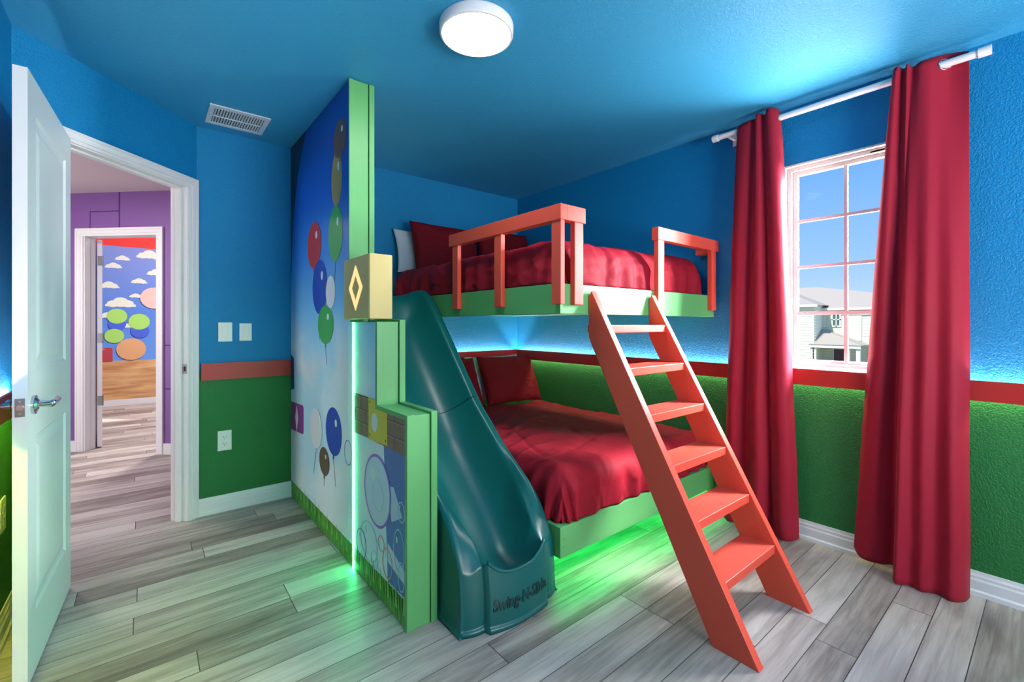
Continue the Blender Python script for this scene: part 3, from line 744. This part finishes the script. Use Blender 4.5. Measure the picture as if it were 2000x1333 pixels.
# ------------------------------------------------------------------ bunk beds
BX, BY = 1.45, 1.428
def bed_frame(name, z0, z1, label):
    t_ = empty(name, (BX, BY, z0), label, 'bed frame')
    b = MB(); b.box(BX, BX+.036, BY+.036, YB-.003, z0, z1); b.build('side_board', M['green'], t_, .002)
    b = MB(); b.box(BX, XR-.003, BY, BY+.036, z0, z1); b.build('front_board', M['green'], t_, .002)
    b = MB(); b.box(BX+.036, XR-.003, BY+.036, YB-.003, z0+.03, z0+.05); b.build('deck', M['green'], t_)
    return t_
up = bed_frame('bunk_bed_frame', 1.25, 1.388, 'green upper bed frame hung in the corner with coral guard rails')
XP = BX-.026; YP = BY-.028
def post(x0, x1, y0, y1): 
    b = MB(); b.box(x0, x1, y0, y1, 1.292, 1.672); b.build('post', M['coral'], up, .002)
for y in (YP, 1.83, 2.245): post(XP, BX, y, y+.058)
for x in (1.515, 2.185, 2.78): post(x, x+.058, YP, BY)
b = MB(); b.box(XP-.006, XP+.036, YP-.006, 2.335, 1.668, 1.738); b.build('guard_rail', M['coral'], up, .002)
b = MB(); b.box(XP+.036, 1.583, YP-.006, YP+.036, 1.668, 1.738); b.build('guard_rail', M['coral'], up, .002)
b = MB(); b.box(2.176, XR-.005, YP-.006, YP+.036, 1.668, 1.738); b.build('guard_rail', M['coral'], up, .002)
b = MB(); b.box(2.80, XR-.003, YP+.036, YP+.12, 1.655, 1.69); b.build('wall_bracket', M['coral'], up, .002)
rebase(up)
lo = bed_frame('low_bed_frame', .142, .283, 'green lower bed frame raised over a glowing green floor')
b = MB(); b.box(BX+.25, XR-.25, BY+.35, YB-.1, 0, .172); b.build('plinth', M['dark_green'], lo)
b = MB(); b.box(BX+.07, XR-.05, BY+.06, BY+.072, .158, .172); b.box(BX+.06, BX+.072, BY+.07, YB-.2, .158, .172)
o = b.build('light_strip', M['led_under'], lo); o['label'] = 'bright green light strip under the bed'
for x, z in ((1.475, .225), (1.47, .19)):
    b = MB(); b.cyl((x, BY-.001, z), (x, BY+.002, z), .004, 8); b.build('screw', M['nickel'], lo)
rebase(lo)

def mattress(z0, z1, label):
    b = MB(); b.box(BX+.085, XR-.06, BY+.09, YB-.16, z0, z1); o = b.build('mattress', M['mattress'], None, .04, seg=4); tag(o, label, 'mattress', None)
mattress(1.302, 1.50, 'white mattress in the upper bunk under the red comforter')
mattress(.194, .40, 'white mattress in the lower bunk under the red comforter')

def comforter(x0, x1, y0, y1, zt, zb, rad, seed, label, amp=.018, tucks=None, back=None):
    """cloth draped over a rounded mattress block"""
    nx_, ny_ = 150, 190
    sx, sy = (x1-x0)/2, (y1-y0)/2; cx, cy = (x0+x1)/2, (y0+y1)/2
    drop = zt-zb; arc = rad*PI/2; ext = arc+max(0, drop-rad)
    ix, iy = sx-rad, sy-rad
    def pt_(u, v_):
        px, py = max(-ix, min(ix, u)), max(-iy, min(iy, v_)); dx, dy = u-px, v_-py; dd = math.hypot(dx, dy)
        if dd < 1e-9: n_ = Vector((0, 0, 1)); p_ = Vector((cx+px, cy+py, zt)); side = 0
        else:
            k_ = max(abs(dx), abs(dy))  # keep corners full
            s_ = min(k_, ext); hx_, hy_ = dx/dd, dy/dd
            if s_ < arc: th = s_/rad; o_ = rad*math.sin(th); z = zt-rad*(1-math.cos(th)); n_ = Vector((hx_*math.sin(th), hy_*math.sin(th), math.cos(th)))
            else: o_ = rad; z = zt-rad-(s_-arc); n_ = Vector((hx_, hy_, 0)); th = PI/2
            o_ *= 1.0
            p_ = Vector((cx+px+hx_*o_, cy+py+hy_*o_, z)); side = min(1, s_/arc)
        # folds
        q = Vector((u*2.2, v_*1.5, seed))
        big = noise.noise(q)*1.0
        wx = .5*noise.noise(Vector((u*1.7, v_*1.7, seed+9)))
        w1 = max(0, 1-abs(noise.noise(Vector((u*3.2+seed+wx, v_*1.5, 3.1)))*3.2))
        w2 = max(0, 1-abs(noise.noise(Vector((u*2.2, v_*5+wx*3, seed*2)))*3.6))
        w3 = max(0, 1-abs(noise.noise(Vector((u*9+wx*5, v_*7, seed*3)))*3.4))
        d_ = amp*(big*.8+.38*w1**2+.28*w2**2+.14*w3**2*(1+1.4*side))
        # puffy quilting squares
        qx = math.sin((u+.35*noise.noise(Vector((v_*1.2, 0, seed))))*PI/.42); qy = math.sin((v_+.2*noise.noise(Vector((u*1.2, 5, seed))))*PI/.52)
        seam = min(1, abs(qx)*4.5)**.5*min(1, abs(qy)*4.5)**.5; d_ += .007*(seam-1)
        if side: 
            t_ = u if abs(dy) > abs(dx) else v_
            d_ += side*.010*math.sin(t_*38+4*noise.noise(Vector((t_*3, seed, 0))))*(.4+.6*side)
        return p_+n_*d_
    us = [-(ix+ext)+2*(ix+ext)*i/nx_ for i in range(nx_+1)]; vs_ = [-(iy+ext)+2*(iy+ext)*i/ny_ for i in range(ny_+1)]
    rows_ = [[pt_(u, v_) for u in us] for v_ in vs_]
    for r_ in rows_:
        for p_ in r_:
            p_.x = min(p_.x, XR-.012); p_.y = min(p_.y, YB-.01); p_.z = max(p_.z, zb)
    b = MB(); b.grid(rows_); o = b.build('comforter', M['bed_red']); tag(o, label, 'comforter', 'red comforters on the bunks')
    m_ = o.modifiers.new('solid', 'SOLIDIFY'); m_.thickness = .004; m_.offset = -1
    return o
comforter(BX+.038, 2.845, BY+.040, 3.30, 1.625, 1.393, .13, 1.7, 'crimson comforter on the upper bunk behind the coral guard rails', .022)
comforter(BX+.022, 2.845, BY+.012, 3.08, .512, .287, .10, 5.3, 'crimson comforter spread on the lower bunk behind the ladder', .020)

def pillow(loc, rot, size, m, label, seed, grp=None, name='pillow'):
    t_ = size; b = MB(); n1 = 40
    def srf(sg):
        rws = []
        for j in range(n1+1):
            r_ = []
            for i in range(n1+1):
                u = -1+2*i/n1; v_ = -1+2*j/n1
                e1 = (1-abs(u)**2.6); e2 = (1-abs(v_)**2.6); th = (max(0, e1)*max(0, e2))**.42
                pin = 1-.07*(1-abs(v_)**2)*abs(u)**6; pin2 = 1-.07*(1-abs(u)**2)*abs(v_)**6
                wr = .010*noise.noise(Vector((u*2.5+seed, v_*2.5, sg)))+.006*(1-abs(2*noise.noise(Vector((u*4, v_*6+seed, 7)))))**2
                edge = min(1, (1-max(abs(u), abs(v_)))*8)
                r_.append((u*t_[0]/2*pin, sg*(t_[2]/2*th+wr*edge), v_*t_[1]/2*pin2+.012*math.sin(u*2.2+seed)*edge*0))
            rws.append(r_)
        return rws
    b.grid(srf(-1)); b.grid(srf(1)); o = b.build(name, m, merge=True)
    o.location = loc; o.rotation_euler = rot; tag(o, label, 'pillow', grp)
    return o
pillow((1.935, 3.215, 1.805), (R(-14), 0, R(1)), (.63, .45, .15), M['pillow_red'], 'dark red pillow on the upper bunk, nearer the partition', 1.1, 'red pillows')
pillow((2.555, 3.23, 1.835), (R(-12), 0, R(-1)), (.59, .45, .15), M['pillow_red'], 'dark red pillow on the upper bunk, in the corner by the right wall', 2.4, 'red pillows')
pillow((1.865, 3.335, 1.79), (R(-14), 0, 0), (.66, .37, .06), M['pillow_white'], 'white pillow peeking out behind the upper red pillow', 3.2, 'white pillows')
pillow((1.90, 3.14, .71), (R(-24), 0, R(1)), (.62, .44, .15), M['pillow_red'], 'dark red pillow on the lower bunk, half hidden by the slide', 4.4, 'red pillows')
pillow((2.545, 3.14, .71), (R(-24), 0, R(-1)), (.61, .45, .15), M['pillow_red'], 'dark red pillow on the lower bunk, whole in view beside the green wall', 5.9, 'red pillows')
pillow((2.50, 3.275, .72), (R(-24), 0, 0), (.62, .42, .055), M['pillow_white'], 'white pillow edge showing behind the lower red pillows', 6.6, 'white pillows')

# ------------------------------------------------------------------ ladder
ld = empty('ladder', (1.9, .74, 0), 'coral red wooden ladder with six treads leaning on the upper bunk', 'ladder')
def ladder_side(x0, x1):
    poly = [(.657, 0), (.823, 0), (1.426, 1.14), (1.426, 1.335), (1.409, 1.361)]
    b = MB(); b.prism(poly, 'x', x0, x1); b.build('stringer', M['coral'], ld, .002)
ladder_side(1.6386, 1.675); ladder_side(2.133, 2.169)
for i in range(6):
    zt_ = .236+i*.1925; yf = .657+.5533*zt_+.004
    b = MB(); b.box(1.675, 2.133, yf, yf+.142, zt_-.037, zt_); b.build('tread', M['coral'], ld, .003)
rebase(ld)

# ------------------------------------------------------------------ curtains and rod
RX, RZ, RR = 2.775, 2.368, .0165
rd = empty('curtain_rod', (RX, .79, RZ), 'white curtain rod above the window', 'curtain rod')
b = MB(); b.cyl((RX, .215, RZ), (RX, 1.365, RZ), RR, 20); b.build('pole', M['white'], rd)
for y0_, y1_ in ((.185, .225), (1.355, 1.388)):
    b = MB(); b.cyl((RX, y0_, RZ), (RX, y1_, RZ), RR+.005, 20); b.build('end_cap', M['white'], rd, .004)
for y in (.32, 1.29):
    b = MB(); b.box(RX, XR-.001, y-.01, y+.01, RZ-.018, RZ-.010); b.box(XR-.006, XR-.001, y-.015, y+.015, RZ-.05, RZ+.03); b.build('bracket', M['white'], rd)
rebase(rd)
def crom(pts, t):
    n_ = len(pts)-1; q = min(n_-1e-6, max(0, t*n_)); i = int(q); f = q-i
    p0, p1, p2, p3 = pts[max(i-1, 0)], pts[i], pts[i+1], pts[min(i+2, n_)]
    return [.5*((2*b_)+(-a_+c_)*f+(2*a_-5*b_+4*c_-d_)*f*f+(-a_+3*b_-3*c_+d_)*f**3) for a_, b_, c_, d_ in zip(p0, p1, p2, p3)]
def curtain(name, top, bot, z_top, zb, seed, label):
    """top and bot: the same number of (y, distance from rod, hem height or head rise) points along the cloth"""
    nu, nv = 260, 90; rows_ = []
    for j in range(nv+1):
        t_ = j/nv; e_ = t_**.8; r_ = []
        for i in range(nu+1):
            u = i/nu; a_ = crom(top, u); c_ = crom(bot, u)
            y = a_[0]*(1-e_)+c_[0]*e_; x = a_[1]*(1-e_)+c_[1]*e_
            z = (z_top+a_[2])*(1-t_)+(zb+c_[2])*t_
            x += .010*noise.noise(Vector((u*6, t_*2.5, seed)))*t_*(2-t_)
            x += .0035*noise.noise(Vector((u*5+t_*7, t_*16-u*4, seed+4)))*t_+.002*(1-abs(noise.noise(Vector((u*4+t_*9, t_*20-u*8, seed+8))))*3)*t_
            y += .006*noise.noise(Vector((seed, t_*5, 1)))*t_
            if j > nv-4: x -= .002
            r_.append((min(RX+x, XR-.063 if z < 1.0 else XR-.004), y, z))
        rows_.append(r_)
    t0 = empty(name, (RX, (top[0][0]+top[-1][0])/2, 0), label, 'curtain', 'red curtains at the window')
    b = MB(); b.grid(rows_); o = b.build('cloth', M['curtain'], t0); m_ = o.modifiers.new('solid', 'SOLIDIFY'); m_.thickness = .0028
    prev = None; jr = int(nv*(z_top-RZ)/(z_top-zb)+.5)
    for i in range(nu+1):
        x, y, _ = rows_[jr][i]; s_ = x-RX
        if prev is not None and prev[0]*s_ < 0:
            yy = (prev[1]+y)/2; b = MB(); dirv = Vector((x-prev[2], y-prev[1], 0)).normalized()
            pts = [Vector((RX, yy, RZ))+dirv*math.cos(2*PI*q/24)*.023+Vector((0, 0, math.sin(2*PI*q/24)*.023)) for q in range(25)]
            b.tube(pts, .0035, 8); b.build('grommet', M['nickel'], t0)
        prev = (s_, y, x)
    return rebase(t0)
curtain('curtain', [(1.243, .012, -.015), (1.225, -.022, -.012), (1.19, -.034, -.008), (1.155, -.036, -.004), (1.128, -.020, 0), (1.122, -.026, 0), (1.112, -.050, .012), (1.094, -.046, .014), (1.080, -.024, .006), (1.068, -.030, .008), (1.052, -.058, .018), (1.026, -.056, .02), (1.008, -.030, .014), (1.004, .010, .01)],
        [(1.335, .020, .01), (1.31, -.020, .005), (1.275, -.050, 0), (1.235, -.030, 0), (1.20, .005, .01), (1.17, -.010, .008), (1.14, -.055, 0), (1.10, -.070, 0), (1.062, -.030, .004), (1.045, .006, .01), (1.02, -.030, .004), (.975, -.062, 0), (.93, -.040, .004), (.912, .010, .01)],
        2.400, .012, 2.2, 'narrow red curtain on the left of the window, behind the ladder')
curtain('curtain', [(.254, .014, 0), (.285, .020, .012), (.315, .016, .018), (.345, -.012, .012), (.375, -.034, .004), (.405, -.042, 0), (.428, -.026, -.004), (.436, -.030, -.002), (.448, -.054, .006), (.460, -.030, 0), (.470, -.034, .002), (.482, -.058, .008), (.498, -.046, .004), (.506, .010, 0)],
        [(.250, .016, .0), (.262, -.040, -.004), (.300, -.082, -.004), (.350, -.058, -.004), (.395, -.080, -.004), (.435, -.064, -.004), (.482, -.098, 0), (.500, -.045, .01), (.497, .010, .02), (.515, .026, .028), (.55, .004, .026), (.595, -.010, .026), (.64, .004, .030), (.668, .026, .06)],
        2.398, .008, 6.1, 'wide red curtain on the right of the window')

# ------------------------------------------------------------------ outside
b = MB(); b.box(3.3, 120, -70, 110, -3.5, -3.4); struct(b.build('ground', M['ground']))
hs = empty('house', (60, 16, -3.4), 'pale two storey house with grey roof seen through the window', 'house')
b = MB()
b.box(60, 72, 4, 19.0, -3.4, 2.95); 
o = b.build('wall', M['siding'], hs)
b = MB()
for i in range(20): z = -3.2+i*.31; b.box(59.97, 60, 4, 19.0, z, z+.04)
for i in range(22): z = -3.2+i*.31; b.box(56.97, 57, 17.0, 24, z, z+.04)
b.build('siding_line', M['sage'], hs)
b = MB(); b.box(57, 70, 17.2, 26, -3.4, 3.3); b.build('wing', M['siding'], hs)
b = MB(); b.box(59.9, 59.98, 13.6, 16.8, -.6, 2.6); b.build('wall_panel', M['sage'], hs)
b = MB(); b.add([(59.5, 3.5, 2.95), (72.5, 3.5, 2.95), (72.5, 25, 2.95), (59.5, 25, 2.95), (66, 19.6, 5.9), (66, 24, 5.9)], [(0, 1, 2, 3), (0, 3, 5, 4), (1, 4, 5, 2), (0, 4, 1), (3, 2, 5)])
b.build('roof', M['shingle'], hs)
b = MB(); b.add([(56.5, 16.7, 3.3), (70, 16.7, 3.3), (70, 27, 3.3), (56.5, 27, 3.3), (63, 22, 5.4)], [(0, 1, 2, 3), (0, 3, 4), (3, 2, 4), (2, 1, 4), (1, 0, 4)]); b.build('roof', M['shingle'], hs)
b = MB(); b.box(59.4, 59.6, 3.5, 17.2, 2.75, 3.0); b.box(56.4, 56.55, 16.7, 27, 3.1, 3.35); b.build('fascia', M['outwhite'], hs)
def hwin(y0_, y1_, z0_, z1_):
    b = MB(); frame(b, 59.8, 59.95, y0_, y1_, z0_, z1_, .14); b.box(59.8, 59.95, (y0_+y1_)/2-.05, (y0_+y1_)/2+.05, z0_, z1_); b.box(59.8, 59.95, y0_, y1_, (z0_+z1_)/2-.05, (z0_+z1_)/2+.05)
    f_ = b.build('window_frame', M['outwhite'], hs); box('pane', 59.88, 59.92, y0_+.1, y1_-.1, z0_+.1, z1_-.1, M['outglass'], f_)
hwin(15.45, 16.35, .9, 2.5); hwin(12.45, 13.0, -3.0, -1.4)
b = MB(); b.add([(56.7, 12.9, -1.0), (60, 12.9, -1.0), (60, 17.7, -1.0), (56.7, 17.7, -1.0), (59.5, 17.0, .6), (59.95, 16.8, .6)], [(0, 1, 2, 3), (0, 3, 4), (3, 2, 5, 4), (1, 0, 4, 5), (2, 1, 5)])
b.build('porch_roof', M['shingle'], hs)
b = MB(); b.box(56.8, 57.0, 13.0, 17.6, -1.35, -1.0); b.build('porch_beam', M['outwhite'], hs)
for y in (13.25, 14.15, 17.15):
    b = MB(); b.box(57, 57.3, y-.17, y+.17, -3.4, -1.35); b.build('column', M['outwhite'], hs)
box('front_door', 59.85, 59.96, 15.0, 16.1, -3.4, -1.6, M['outdoor'], hs)
b = MB(); frame(b, 59.8, 59.97, 14.85, 16.25, -3.4, -1.45, .14); b.build('door_frame', M['outwhite'], hs)
b = MB(); b.box(64.6, 65.1, 17.0, 17.8, 4.6, 5.2); b.build('vent_cap', M['shingle'], hs)
rebase(hs)
